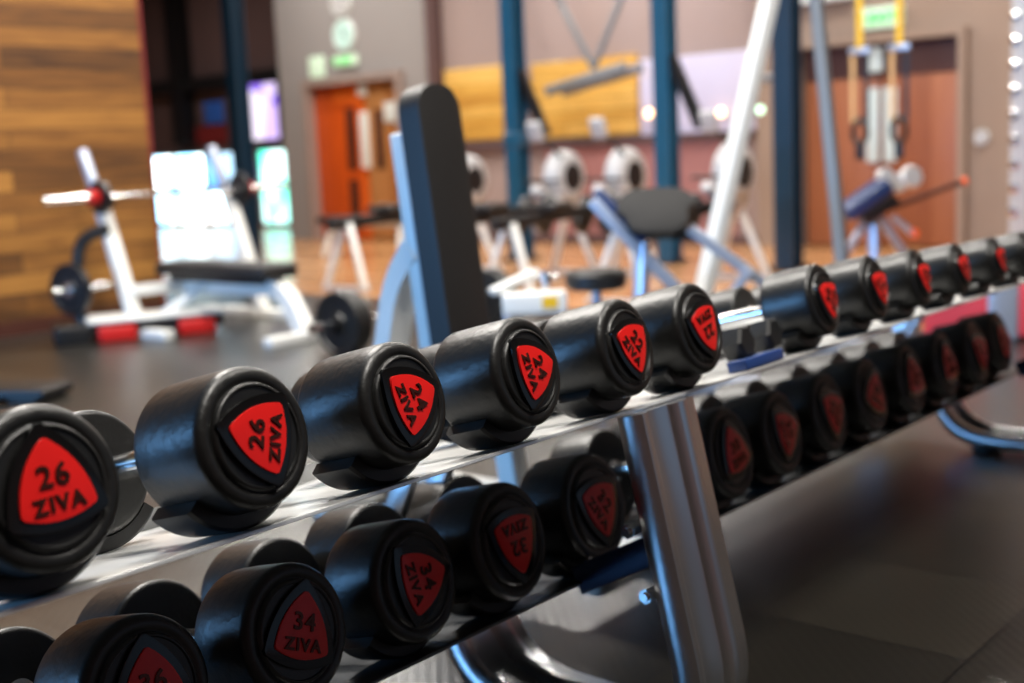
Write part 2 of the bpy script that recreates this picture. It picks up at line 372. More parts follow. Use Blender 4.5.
# wall fittings
def disc(name, x, z, rr, m, label, cat, y=BY-0.02, rim=None):
    t = thing(name, label, cat, (x, BY-0.001, z))
    b = MB(); b.lathe([(0, rr), (0.03, rr), (0.04, rr*0.93), (0.034, rr*0.9), (0.033, 0.0)], axis=(0, -1, 0), seg=36); b.build('rim' if rim else 'face', rim or m, t)
    if rim:
        b = MB(); b.lathe([(0.0335, rr*0.89), (0.036, rr*0.89), (0.0365, 0)], axis=(0, -1, 0), seg=36); b.build('face', m, t)
    return t
ck = disc('wall_clock', -11.63, 2.76, 0.21, M['clock'], 'round pale green wall clock above the exit sign on the pale wall', 'clock', rim=M['white_plate'])
b = MB(); b.bar((0, -0.042, 0), (0.0, -0.042, 0.13), 0.012, 0.006, up=(0,1,0)); b.bar((0, -0.042, 0), (0.08, -0.042, -0.03), 0.014, 0.006, up=(0,1,0)); b.build('hands', M['black_steel'], ck)
sp = disc('wall_speaker', -11.65, 3.19, 0.19, M['drum'], 'round grey wall speaker at the top edge above the clock', 'speaker', rim=M['white_plate'])
disc('thermostat', -3.10, 1.04, 0.07, M['drum'], 'small round white thermostat on the wall right of the brown double door', 'thermostat', rim=M['white_plate'])
b = MB(); b.box((-12.21, BY-0.02, 2.38), (0.30, 0.03, 0.28), bevel=0.006); tag(b.build('notice', M['sign_white']), 'square pale sign on pale wall left of the green exit sign', 'sign')
def exit_sign(x, z, w, h, label, y=BY-0.03):
    t = thing('exit_sign', label, 'sign', (x, y, z))
    b = MB(); b.box((0, 0, 0), (w, 0.05, h), bevel=0.006); b.build('sign_box', M['sign_white'], t)
    me = text_mesh('EXIT', h*0.72, 0.003, 0.006, 1.0)
    me.transform(Matrix.Rotation(PI/2, 4, 'X')); me.transform(Matrix.Translation((w*0.08, -0.029, 0)))
    me.materials.append(M['green_sign']); o = bpy.data.objects.new('lettering', me); C.objects.link(o); o.parent = t
    b = MB(); b.box((-w*0.40, -0.028, 0), (w*0.12, 0.006, h*0.62)); b.build('pictogram', M['green_sign'], t)
    return t
exit_sign(-11.62, 2.42, 0.44, 0.14, 'small pale exit sign with green lettering under the wall clock')
exit_sign(-4.08, 2.22, 0.46, 0.2, 'green and white exit sign above the brown double door')
b = MB(); b.box((-4.75, BY-0.06, 2.46), (0.85, 0.1, 0.07), bevel=0.01); tag(b.build('strip_light_case', M['white_plate']), 'long white strip casing at the top of the taupe wall left of the exit sign', 'casing')

# left recess: glowing glass shopfront with dark posts, purple screen, blue poster
def pane(name, x0, x1, z0, z1, m):
    b = MB(); b.box(((x0+x1)/2, FY1-0.05, (z0+z1)/2-.12), (x1-x0, 0.03, z1-z0)); return b.build(name, m)
wf = MB()
for x in (-20.3, -19.85, -18.9, -17.95, -17.05, -16.45, -15.2): wf.box((x, FY1-0.05, 0.70), (0.08, 0.1, 1.36))
for z in (0.05, 0.70, 1.35): wf.box((-17.6, FY1-0.05, z), (4.5, 0.09, 0.05))
w1 = struct(wf.build('window_1', M['mullion']))
for i, (x0, x1, z0, z1, m) in enumerate(((-20.26, -19.89, .4, 1.44, 'pane_blue'), (-19.81, -18.94, .85, 1.44, 'pane_cyan'), (-19.7, -18.94, .2, .79, 'pane_cyan'), (-18.86, -17.99, .85, 1.44, 'pane_cyan'), (-18.86, -17.99, .2, .79, 'pane_cyan'),
        (-17.91, -17.09, .85, 1.44, 'pane_blue'), (-17.91, -17.3, .2, .79, 'pane_cyan'), (-17.0, -16.5, .85, 1.3, 'pane_blue'),
        (-16.41, -15.24, .85, 1.44, 'pane_green'), (-16.41, -15.24, .2, .79, 'pane_green'))):
    pane('pane', x0, x1, z0, z1, M[m]).parent = w1
t = thing('wall_screen', 'glowing purple and white screen on the dark wall above the lit glass', 'screen', (-16.2, FY1-0.09, 1.98))
b = MB(); b.box((0, 0, 0), (0.98, 0.1, 1.02), bevel=0.01); b.build('bezel', M['black_steel'], t)
b = MB(); b.box((0, -0.055, 0), (0.9, 0.012, 0.94)); b.build('display', M['screen_purple'], t)
b = MB(); b.box((-17.65, FY1-0.02, 2.05), (0.55, 0.03, 0.40), bevel=0.004); tag(b.build('poster', M['blue_poster']), 'small blue poster on the dark wall left of the purple screen', 'poster')
# red vending-like cabinet behind the glass header
t = thing('red_banner', 'dark red banner hanging on the dark wall under the blue poster', 'banner', (-17.8, FY1-0.03, 1.66))
b = MB(); b.box((0, 0, 0), (1.0, 0.02, 0.32)); b.build('cloth', M['dark_red'], t)
b = MB(); b.cyl((-0.52, 0, 0.165), (0.52, 0, 0.165), 0.012, 10); b.build('rod', M['black_steel'], t)

# ------------------------------------------------------------------ steel columns (H profile)
def column(x, y, label, w=0.17, m='column', brace=None, z1=CZ, bracket=False):
    t = thing('steel_column', label, 'column', (x, y, 0))
    b = MB(); th = 0.02
    b.box((0, -w/2+th/2, z1/2), (w, th, z1)); b.box((0, w/2-th/2, z1/2), (w, th, z1)); b.box((0, 0, z1/2), (th, w-2*th, z1))
    b.build('shaft', M[m], t)
    b = MB(); b.box((0, 0, 0.012), (w*1.5, w*1.5, 0.024), bevel=0.004)
    for sx in (-1, 1):
        for sy in (-1, 1): b.cyl((sx*w*.6, sy*w*.6, 0.024), (sx*w*.6, sy*w*.6, 0.05), 0.014, 6)
    b.build('base_plate', M['black_steel'], t)
    if bracket:
        b = MB(); b.box((0, 0, 1.22), (w*1.25, w*1.1, 0.16), bevel=0.02); b.build('bracket', M[m], t)
    if brace:
        b = MB(); b.bar((w*0.4, 0, brace[1]), (w*0.4+brace[2], 0, brace[0]), 0.09, 0.09); b.build('brace', M['black_steel'], t)
    return t
column(-9.97, 8.05, 'blue-grey steel column standing right of the glowing glass, behind the bench press')
column(-7.13, 9.3, 'blue steel column in front of the golden mirror panels, left of the rowers', w=0.18, m='column_blue', brace=(1.25, 1.9, 0.3), bracket=True)
column(-5.33, 9.3, 'blue steel column standing between the golden and the lavender mirror panels', w=0.17, m='column_blue', brace=(1.25, 1.9, 0.3))
column(-3.94, 9.0, 'dark blue steel column standing behind the dumbbell row, left of the brown double door', w=0.18)
slab('trim_9', -18.55, -18.2, FY1-0.3, FY1, 1.5, CZ, M['black_steel'])

# ------------------------------------------------------------------ dumbbell rack
K = 1.0898
TILT = -0.24821
AX = Vector((math.cos(TILT), 0, -math.sin(TILT)))
NX = Vector((math.sin(TILT), 0, math.cos(TILT)))
PSI = math.radians(4.0)
SIDE = Vector((0, 1, 0))*math.cos(PSI) - AX*math.sin(PSI)      # each dumbbell lies turned 4 degrees on its saddles
DA = AX*math.cos(PSI) + Vector((0, 1, 0))*math.sin(PSI)
def RK(x, y, z):  # rack survey frame -> world
    return Vector((CAM.x+K*(x-CAM.x), CAM.y+K*(y-CAM.y), (z+0.71)*K))
def rot_tilt(roll=0.0):
    return (Matrix((DA, SIDE, NX)).transposed().to_4x4() @ Matrix.Rotation(math.radians(roll), 4, 'X')).to_euler()

UP = {0: (-0.0044, -0.0076, -0.0038, 0.0824, 0.11, 91, 26),
      1: (-0.0036, 0.2422, -0.0052, 0.0808, 0.12, 160, 26),
      2: (0.0034, 0.4707, -0.0068, 0.0775, 0.1216, 12, 24),
      3: (0.0036, 0.7113, -0.007, 0.0774, 0.1168, 7, 24),
      4: (0.0055, 0.9492, -0.0078, 0.076, 0.1165, 33, 22),
      5: (-0.0001, 1.1682, -0.0082, 0.0771, 0.11, -78, 22),
      7: (-0.0034, 1.6312, -0.015, 0.0713, 0.1071, 150, 20),
      8: (-0.0006, 1.8627, -0.0171, 0.0686, 0.11, 30, 18),
      9: (0.0007, 2.0962, -0.021, 0.0645, 0.11, 150, 18),
      10: (0.0028, 2.3305, -0.0235, 0.0615, 0.11, 40, 16),
      11: (0.0081, 2.5668, -0.025, 0.0588, 0.11, 155, 16),
      12: (0.0068, 2.7989, -0.0269, 0.0573, 0.11, 25, 14),
      13: (0.0074, 3.0322, -0.0293, 0.0548, 0.11, 150, 14)}
LO = {0: (-0.1982, 0.2002, -0.3378, 0.0945, 0.11, 86, 36),
      1: (-0.1947, 0.4339, -0.3377, 0.0937, 0.1099, 66, 34),
      2: (-0.206, 0.677, -0.34, 0.0943, 0.11, 4, 34),
      3: (-0.199, 0.8924, -0.3353, 0.0971, 0.1095, -90, 32),
      4: (-0.1945, 1.1222, -0.3348, 0.0965, 0.109, 30, 32),
      5: (-0.1898, 1.5858, -0.3353, 0.0949, 0.11, 100, 30),
      6: (-0.1899, 1.8064, -0.3369, 0.0934, 0.11, 10, 30),
      7: (-0.196, 2.048, -0.338, 0.0937, 0.11, 140, 28),
      8: (-0.1943, 2.2744, -0.3376, 0.0938, 0.11, 60, 28),
      9: (-0.1931, 2.5162, -0.3373, 0.0938, 0.11, -30, 26),
      10: (-0.1914, 2.7504, -0.3369, 0.0938, 0.11, 95, 26),
      11: (-0.1893, 2.9848, -0.3363, 0.0938, 0.11, 20, 24),
      12: (-0.1988, 3.2119, -0.3388, 0.0937, 0.11, 120, 24)}
HANDLE = 0.19*K
OFF_U = 0.105*K; R_U = 0.085*K
OFF_L = 0.114*K; R_L = 0.0937*K

def reuleaux(R, n=10, bulge=0.115, rnd=0.03):
    """three-cornered curved badge outline, one corner up (+v), anticlockwise"""
    vs = [Vector((R*math.cos(math.radians(90+120*i)), R*math.sin(math.radians(90+120*i)))) for i in range(3)]
    out = []
    for i in range(3):
        a, c = vs[i], vs[(i+1) % 3]; m_ = (a+c)/2; nrm = m_.normalized(); L = (c-a).length
        ctrl = m_+nrm*L*bulge*2
        for k in range(n+1):
            t = rnd + (1-2*rnd)*k/n
            p = a*(1-t)**2 + ctrl*2*t*(1-t) + c*t*t
            out.append((p.x, p.y))
    return out

_meshes = {}
def head_mesh(R, Lh, front):
    key = (round(R, 4), round(Lh, 3), front)
    if key in _meshes: return _meshes[key]
    rr = 0.0125; rb = 0.009
    prof = [(-Lh, 0.0), (-Lh, 0.018), (-Lh, R-rb)] + [(-Lh+rb*(1-math.cos(a)), R-rb+rb*math.sin(a)) for a in (0.4, 0.8, 1.2, 1.57)]
    prof += [(-Lh+(Lh)*f, R+0.0006*math.sin(PI*f)) for f in (0.3, 0.5, 0.7)]
    prof += [(-rr*(1-math.sin(a)) , R-rr*(1-math.cos(a))) for a in (0.0, 0.3, 0.6, 0.9, 1.2, 1.57)]
    if front:
        prof += [(0.0, R*0.80), (-0.0015, R*0.785), (-0.0015, R*0.765), (0.003, R*0.745), (0.0045, R*0.72), (0.0045, R*0.70), (0.002, R*0.685), (0.0015, R*0.5), (0.0015, 0.0)]
    else:
        prof += [(0.0, R*0.5), (0.0, 0.0)]
    b = MB(); b.lathe(prof, axis=(1, 0, 0), seg=72)
    o = b.build('head', M['rubber'], None, 50); me = o.data; bpy.data.objects.remove(o)
    _meshes[key] = me; return me

def dumbbell(spec, label, group):
    x, y, z, R, Lh, ang, kg = spec
    R *= K; Lh *= K
    face = RK(x, y, z)
    tot = Lh*2+HANDLE
    root = thing('dumbbell', label, 'dumbbell', face-DA*(tot/2), rot_tilt(ang-90), group)
    h = tot/2
    o = bpy.data.objects.new('head', head_mesh(R, Lh, True)); C.objects.link(o); o.parent = root; o.location = (h, 0, 0)
    o = bpy.data.objects.new('head', head_mesh(R, Lh, False)); C.objects.link(o); o.parent = root; o.location = (-h, 0, 0); o.rotation_euler = (0, 0, PI)
    key = ('handle', round(Lh, 3))
    if key not in _meshes:
        b = MB(); hl = HANDLE/2+0.004
        b.lathe([(-hl, 0.0), (-hl, .026), (-hl+.014, .026), (-hl+.018, .0175), (-hl*.5, .0165), (0, .0185), (hl*.5, .0165), (hl-.018, .0175), (hl-.014, .026), (hl, .026), (hl, 0.0)], seg=28)
        t_ = b.build('handle', M['chrome'], None, 30); _meshes[key] = t_.data; bpy.data.objects.remove(t_)
    o = bpy.data.objects.new('handle', _meshes[key]); C.objects.link(o); o.parent = root
    key = ('badge', round(R, 4), kg)
    if key not in _meshes:
        f = lambda u_, v_, w_: (w_, u_, v_)
        b = MB(); b.prism(reuleaux(R*0.775), 0.0, 0.0085, f, 0.0035)
        bz = b.build('badge_bezel', M['bezel'], None, 40)
        b = MB(); b.prism(reuleaux(R*0.585), 0.005, 0.0115, f, 0.0018)
        pl = b.build('badge_plate', M['red_badge'], None, 40)
        RM = Matrix(((0, 0, 1, 0), (1, 0, 0, 0), (0, 1, 0, 0), (0, 0, 0, 1)))   # text x->Y, y->Z, z->X
        m1 = text_mesh(str(kg), R*0.36, 0.0011, R*0.006, 1.12, 1.12)
        m1.transform(Matrix.Translation((0, R*0.13, 0.0125))); m1.transform(RM)
        m2 = text_mesh('ZIVA', R*0.25, 0.0011, R*0.008, 1.15, 1.22)
        w = max(v.co.x for v in m2.vertices)-min(v.co.x for v in m2.vertices); s_ = R*0.70/w
        for v in m2.vertices: v.co.x *= s_
        m2.transform(Matrix.Translation((0, -R*0.20, 0.0125))); m2.transform(RM)
        for mm in (m1, m2): mm.materials.append(M['letter'])
        _meshes[key] = (bz.data, pl.data, m1, m2); bpy.data.objects.remove(bz); bpy.data.objects.remove(pl)
    bz, pl, m1, m2 = _meshes[key]
    for n_, me in (('badge_bezel', bz), ('badge_plate', pl)):
        o = bpy.data.objects.new(n_, me); C.objects.link(o); o.parent = root; o.location = (h, 0, 0)
        if n_ == 'badge_plate':
            for n2, me2 in (('weight_number', m1), ('wordmark', m2)):
                q = bpy.data.objects.new(n2, me2); C.objects.link(q); q.parent = o
    return root

ordn = ['first', 'second', 'third', 'fourth', 'fifth', 'sixth', 'seventh', 'eighth', 'ninth', 'tenth', 'eleventh', 'twelfth', 'thirteenth']
ulabels = {0: 'black dumbbell with upright red 26 badge at the left edge of the top shelf', 1: 'black dumbbell with sideways red 26 badge, second from left on the top shelf',
           2: 'black dumbbell with red 24 badge, third from left on the top shelf, in sharpest focus', 3: 'black dumbbell with red 24 badge, fourth from left on the top shelf',
           4: 'black dumbbell with red 22 badge, fifth from left on the top shelf', 5: 'black dumbbell with upside-down red 22 badge, left of the empty slot',
           7: 'black dumbbell just right of the empty slot on the top shelf, chrome handle showing'}
for i, k in enumerate(sorted(UP)):
    lab = ulabels.get(k) or 'black dumbbell on the top shelf, %s right of the empty slot, blurred red badge' % ordn[k-7]
    dumbbell(UP[k], lab, 'dumbbells on the top shelf')
for i, k in enumerate(sorted(LO)):
    if k < 5: lab = 'shadowed black dumbbell on the lower shelf left of the post, %s from the left' % ordn[k]
    else: lab = 'shadowed black dumbbell on the lower shelf right of the post, %s from the post' % ordn[k-5]
    dumbbell(LO[k], lab, 'dumbbells on the lower shelf')

M['bracket_blue'] = mat('dark_bracket', rgb(34, 48, 82), 0.35, metal=0.3)
# the rack itself
rack = thing('dumbbell_rack', 'long two-tier silver metal dumbbell rack with sloping shelves across the foreground', 'rack', RK(-.15, 1.06, -.71))
rack.location.z = 0
def rk_build(b, name, m, parent=None):
    for v in b.bm.verts: v.co -= rack.location
    o = b.build(name, m, None, 35); o.parent = parent or rack; return o
def tray(base, off, a0, a1, y0, y1):
    """folded sheet-metal shelf: rim rolled down in front, upstand behind"""
    b0 = RK(*base)
    t_ = 0.004
    prof = [(a0-0.001, -0.006), (a0, -0.005), (a0, -0.001), (a0-0.001, 0.0), (a1+0.004, 0.0), (a1+0.003, 0.03), (a1, 0.03), (a1, -t_), (a0-0.012, -t_), (a0-0.012, -0.006)]
    rings = []
    for yy in (y0, y1):
        Yw = RK(0, yy, 0).y
        rings.append([Vector((b0.x, Yw, b0.z))+AX*a+NX*(n_-off) for a, n_ in prof])
    b = MB(); b.loft(rings)
    return b
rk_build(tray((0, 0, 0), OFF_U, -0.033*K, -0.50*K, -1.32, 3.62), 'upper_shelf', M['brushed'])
rk_build(tray((-.19878, 0, -.33876), OFF_L, -0.02*K, -0.47*K, -1.2, 1.225), 'lower_shelf', M['shelf_shaded'])
rk_build(tray((-.19878, 0, -.33876), OFF_L, -0.02*K, -0.47*K, 1.42, 3.52), 'lower_shelf', M['shelf_shaded'])

def saddle_geo(b, face, R, x0, x1, off, span=50):
    """curved cradle under a head: thick half-pipe standing on the shelf"""
    n = 16; rings = []; th = off-R-0.0005
    for x in (x0, x0+0.004, x1-0.004, x1):
        e = 0.004 if x in (x0, x1) else 0.0
        pts = []
        for i in range(n+1):
            a = math.radians(-90-span+2*span*i/n); rr_ = R+0.0015
            pts.append(face+DA*x+SIDE*rr_*math.cos(a)+NX*rr_*math.sin(a))
        for i in range(n, -1, -1):
            a = math.radians(-90-span+2*span*i/n); rr_ = R+th-e
            pts.append(face+DA*x+SIDE*rr_*math.cos(a)+NX*rr_*math.sin(a))
        rings.append(pts)
    b.loft(rings)
EMPTY = (.0031, 1.3995, -.0123, .0723, .11, 0, 20)
for specs, R0, OFF, base in ((list(UP.values())+[EMPTY], R_U, OFF_U, 0), (list(LO.values()), R_L, OFF_L, 1)):
    for s_ in specs:
        x, y, z, R, Lh, ang, kg = s_; R *= K; Lh *= K
        f = RK(x, y, z); org = RK(0, 0, 0) if base == 0 else RK(-.19878, 0, -.33876)
        off = OFF + (Vector((f.x-org.x, 0, f.z-org.z))).dot(NX)
        if s_ is not EMPTY:
            b = MB(); saddle_geo(b, f, R, -Lh*0.98, -Lh*0.40, off); rk_build(b, 'saddle', M['saddle'])
        b = MB(); saddle_geo(b, f, R, -(Lh+HANDLE)-Lh*0.60, -(Lh+HANDLE)-Lh*0.05, off); rk_build(b, 'saddle', M['saddle'])

# leg frames: grooved aluminium extrusion bent into a loop
def leg_frame(yc, w=0.182):
    # profile: u across thickness (in plane), v across width (along Y)
    hw = w*K/2; th = 0.027
    out = []
    vs = [(-1, 0), (-.97, .6), (-.90, 1.0), (-.78, 1.0), (-.66, .8), (-.60, .45), (-.5, .35), (.0, .35), (.08, .45), (.14, .8), (.26, 1.0), (.44, 1.0), (.54, .85), (.62, .5), (.72, .4), (.93, .38), (1.0, .3), (1.0, 0)]
    prof = [(th*k, hw*q) for q, k in vs] + [(-th*k, hw*q) for q, k in reversed(vs)][1:-1]
    pts = fillet([RK(.00, yc, -.118), RK(.126, yc, -.668), RK(-.23, yc, -.668)], 0.2, 10)
    for k_ in range(1, 12):
        t_ = k_/11; p_ = Vector((-.23, 0, -.668))*(1-t_)**2 + Vector((-.392, 0, -.668))*2*t_*(1-t_) + Vector((-.418, 0, -.530))*t_*t_
        pts.append(RK(p_.x, yc, p_.z))
    # keep the outline across Y: build rings by hand
    rings = []
    for i, p in enumerate(pts):
        t_ = (pts[min(i+1, len(pts)-1)]-pts[max(i-1, 0)]); t_.y = 0; t_.normalize()
        nrm = Vector((-t_.z, 0, t_.x))   # rotate tangent: points outward of the loop
        rings.append([p + nrm*(u_) + Vector((0, v_, 0)) for u_, v_ in prof])
    b = MB(); b.loft(rings); return b
for yc in (1.034, 3.335, -1.27):
    fr = rk_build(leg_frame(yc), 'leg_frame', M['satin'])
    for yy in (yc-.05, yc+.05):
        b = MB(); b.bar(RK(-.672, yy, -.575), RK(-.482, yy, -.20), 0.022, 0.05, 0.004, up=(1, 0, 0)); rk_build(b, 'tier_post', M['satin'])
    for xx in (.06, -.28):
        b = MB(); q = RK(xx, yc, -.71); b.box(q+Vector((0, 0, .011)), (.06, .14, .022), bevel=.004); rk_build(b, 'rubber_foot', M['saddle'])
    b = MB(); b.bar(RK(-.20, yc+.03, -.455), RK(.03, yc+.03, -.335), 0.012, 0.055, 0.003); rk_build(b, 'shelf_bracket', M['bracket_blue'])
    for (xx, zz) in ((.0, -.30), (.03, -.40)):
        b = MB(); q = RK(xx, yc-0.07, zz); b.cyl(q+Vector((0, 0, 0)), q+Vector((0, -.03, 0)), 0.013, 6); b.cyl(q+Vector((0, -.03, 0)), q+Vector((0, -.036, 0)), 0.008, 12); rk_build(b, 'bolt', M['chrome'])
    q = RK(-.005, yc-0.03, -.165); b = MB()
    Mx = Matrix.Rotation(math.radians(-12), 3, 'Y')
    b.box(q+Vector((0.012, 0, 0)), (0.004, 0.028, 0.024), Mx, 0.001); rk_build(b, 'maker_label', M['white_plate'])

# two small hex dumbbells in the empty slot of the top shelf
M['hex'] = mat('hex_rubber', rgb(26, 26, 26), 0.45, bump=0.15)
def hex_dumbbell(a_front, y, label, L=0.17, R=0.036):
    base = RK(0, y, 0)+AX*a_front+NX*(-OFF_U+R*0.866+0.0235)
    t = thing('hex_dumbbell', label, 'dumbbell', base-DA*(L/2), rot_tilt(0), 'small hex dumbbells in the empty slot')
    for s_ in (-1, 1):
        b = MB(); rings = []
        for x, k in ((0, .82), (.006, 1.0), (.042, 1.0), (.048, .86)):
            rings.append([(s_*(L/2-x), R*k*math.cos(math.radians(60*i)), R*k*math.sin(math.radians(60*i))) for i in range(6)])
        b.loft(rings); b.build('head', M['hex'], t, 20)
    b = MB(); b.lathe([(-L/2+.04, .011), (-.02, .0125), (.02, .0125), (L/2-.04, .011)], seg=20); b.build('handle', M['chrome'], t)
    return t
hex_dumbbell(-0.055, 1.385, 'small black hex dumbbell in the empty slot, left one of two')
hex_dumbbell(-0.055, 1.492, 'small black hex dumbbell in the empty slot, right one of two')
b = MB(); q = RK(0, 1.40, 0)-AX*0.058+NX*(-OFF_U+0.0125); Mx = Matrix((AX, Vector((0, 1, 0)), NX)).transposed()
M['blue_strip'] = mat('blue_reflection', rgb(34, 62, 120), 0.35)  # blue reflection on the shelf, painted as a solid strip
b.box(q, (0.045, 0.15, 0.022), Mx, 0.003); tag(b.build('shelf_reflection', M['blue_strip']), 'painted blue reflection strip on the shelf rim under the small hex dumbbells', 'reflection strip')

# ------------------------------------------------------------------ flat bench press by the wood wall
def weight_plate_geo(b, c, axis, R, th):
    b.lathe([(-th/2, .026), (-th/2, R*.30), (-th*.3, R*.34), (-th*.3, R*.80), (-th/2, R*.85), (-th/2, R*.97), (-th*.3, R), (th*.3, R), (th/2, R*.97), (th/2, R*.85), (th*.3, R*.80), (th*.3, R*.34), (th/2, R*.30), (th/2, .026)], c=c, axis=axis, seg=40)
t = thing('bench_press', 'white-framed flat bench press station with black pad by the plank wall', 'bench', (-6.0, 4.57, 0)); t_bench = t
def loc(b, t):
    for v in b.bm.verts: v.co -= Vector(t.location)
def part(b, name, m, t, sharp=35):
    loc(b, t); return b.build(name, m, t, sharp)
for yy in (4.05, 5.10):
    b = MB(); b.bar((-6.10, yy, 0.05), (-6.42, yy, 0.93), 0.09, 0.07, 0.008); part(b, 'upright', M['white_frame'], t)
    b = MB(); b.bar((-6.43, yy-.01, 0.95), (-6.54, yy-.02, 1.24), 0.07, 0.06, 0.015); part(b, 'bar_catch', M['silver_frame'], t)
    b = MB(); b.bar((-6.38, yy, 0.87), (-6.26, yy, 0.90), 0.05, 0.05, 0.006); part(b, 'hook', M['black_steel'], t)
    b = MB(); b.bar((-6.55, yy, 0.03), (-5.75, yy, 0.03), 0.09, 0.06, 0.008); part(b, 'foot', M['white_frame'], t)
b = MB(); b.bar((-6.15, 4.05, 0.30), (-6.15, 5.10, 0.30), 0.07, 0.07, 0.006); part(b, 'cross_beam', M['white_frame'], t)
b = MB(); b.tube(fillet([(-6.15, 4.5, 0.30), (-5.5, 4.45, 0.31), (-5.02, 4.42, 0.33), (-4.82, 4.41, 0.02)], 0.22), 0, prof=[(-.05, -.045), (.05, -.045), (.05, .045), (-.05, .045)]); part(b, 'spine', M['white_frame'], t)
b = MB(); b.bar((-6.15, 4.15, 0.06), (-5.85, 4.45, 0.32), 0.06, 0.06, .006); part(b, 'gusset', M['white_frame'], t)
b = MB(); b.bar((-4.83, 4.10, 0.03), (-4.83, 4.72, 0.03), 0.08, 0.06, .008); part(b, 'foot', M['white_frame'], t)
b = MB(); b.box((-5.62, 4.42, 0.425), (1.15, 0.30, 0.09), bevel=0.025); part(b, 'pad', M['leather'], t)
b = MB(); b.box((-5.62, 4.42, 0.36), (0.95, 0.2, 0.03), bevel=0.003); part(b, 'pad_support', M['black_steel'], t)
b = MB(); b.tube(fillet([(-6.30, 4.03, 0.72), (-6.42, 3.88, 0.66), (-6.40, 3.80, 0.30), (-6.32, 3.80, 0.03)], 0.16), 0.042, 12); part(b, 'plate_holder', M['black_steel'], t)
b = MB(); b.cyl((-6.35, 3.62, 0.34), (-6.35, 4.02, 0.34), 0.022, 16); part(b, 'plate_horn', M['chrome'], t)
# barbell
t = thing('barbell', 'chrome barbell with red collar racked on the bench press', 'barbell', (-6.32, 4.57, 0.925))
b = MB(); b.cyl((0, -.60, 0), (0, .60, 0), 0.015, 16); b.build('shaft', M['chrome'], t)
for s_ in (-1, 1):
    b = MB(); b.cyl((0, s_*.60, 0), (0, s_*.98, 0), 0.027, 20); b.build('sleeve', M['chrome'], t)
    b = MB(); b.lathe([(-.03, .028), (-.03, .05), (.03, .05), (.03, .028)], c=(0, s_*.63, 0), axis=(0, 1, 0), seg=24); b.build('collar', M['red_paint'], t)
    b = MB(); b.lathe([(-.02, .028), (-.02, .11), (.02, .11), (.02, .028)], c=(0, s_*.57, 0), axis=(0, 1, 0), seg=28); b.build('stop_disc', M['black_steel'], t)
t = thing('weight_plate', 'black spoked weight plate on the horn of the bench press', 'weight plate', (-6.35, 3.74, 0.34))
b = MB(); weight_plate_geo(b, (0, 0, 0), (0.25, -1, 0), 0.17, 0.045); b.build('disc', M['black_steel'], t)
b = MB(); b.lathe([(-.03, .023), (-.03, .045), (.03, .045), (.03, .023)], axis=(0.25, -1, 0), seg=20); b.build('hub', M['chrome'], t)
# spotter platform
pd = Vector((.443, .896, 0)); pn = Vector((-.896, .443, 0)); pc = Vector((-6.12, 4.10, 0))
PM = Matrix.Translation(pc-Vector((-6.0, 4.57, 0))) @ Matrix.Rotation(math.atan2(pd.y, pd.x), 4, 'Z')
b = MB(); b.box((0.08, 0, 0.08), (0.86, 0.30, 0.08), bevel=0.008); plat = b.build('spotter_platform', M['black_steel'], t_bench); plat.matrix_local = PM
part_label(plat, 'low black platform with pale deck and red risers')
b = MB(); b.box((0.08, 0, 0.135), (0.88, 0.34, 0.03), bevel=0.012); b.build('deck', M['white_frame'], plat)
for x in (-.18, .33):
    b = MB(); b.box((x, -.0, 0.05), (0.24, 0.37, 0.10), bevel=0.012); b.build('riser', M['red_paint'], plat)
b = MB(); b.box((-.45, 0, 0.06), (0.22, 0.36, 0.12), bevel=0.01); b.build('end_block', M['black_steel'], plat)

# barbell with plates lying on the mat floor
t = thing('barbell', 'barbell with black plates lying on the floor behind the tall bench', 'barbell', (-4.16, 4.75, 0.185))
b = MB(); b.cyl((0, -.55, 0), (0, .75, 0), 0.015, 16); b.build('shaft', M['chrome'], t)
for s_ in (-1, 1):
    b = MB(); b.cyl((0, s_*.55, 0), (0, s_*.88, 0), 0.028, 20); b.build('sleeve', M['chrome'], t)
    for dx in (0, 0.06):
        b = MB(); weight_plate_geo(b, (0, s_*(.60+dx), 0), (0, 1, 0), 0.185, 0.055); b.build('plate', M['rubber'], t)
    b = MB(); b.lathe([(-.02, .027), (-.02, .045), (.02, .045), (.02, .027)], c=(0, s_*.72, 0), axis=(0, 1, 0), seg=20); b.build('collar', M['black_steel'], t)

# ------------------------------------------------------------------ tall adjustable bench (upright pad)
t = thing('adjustable_bench', 'adjustable bench with tall black upright backrest and pale blue-white frame', 'bench', (-1.45, 2.15, 0))
# backrest pad: rounded outline (across Y, along lean), thickness along X
lean0, lean1 = Vector((-1.395, 2.11, 0.42)), Vector((-1.505, 2.115, 1.30))
ld = (lean1-lean0).normalized(); ln = Vector((ld.z, 0, -ld.x)); Lp = (lean1-lean0).length
def pad_outline(w, L, r_):
    o_ = []
    for cx, cz, a0 in ((w/2-.025, .025, -90), (w/2-r_, L-r_, 0), (-w/2+r_, L-r_, 90), (-w/2+.025, .025, 180)):
        rr_ = .025 if cz < .1 else r_
        o_ += arc(cx, cz, rr_, a0, a0+90, 8)
    return o_
def padf(h_sign=1):
    return lambda u_, v_, w_: lean0+Vector((0, u_, 0))+ld*v_+ln*w_
b = MB(); b.prism(pad_outline(.18, Lp, .078), -.042, .042, padf(), .014); part(b, 'backrest', M['leather'], t)
b = MB(); b.prism(pad_outline(.15, Lp-.04, .06), -.058, -.042, padf()); part(b, 'backing_board', M['silver_frame'], t)
b = MB(); b.bar(lean0+ln*-.125+ld*-.02, lean1+ln*-.125-ld*.12, 0.07, 0.05, 0.008); part(b, 'back_post', M['white_frame'], t)
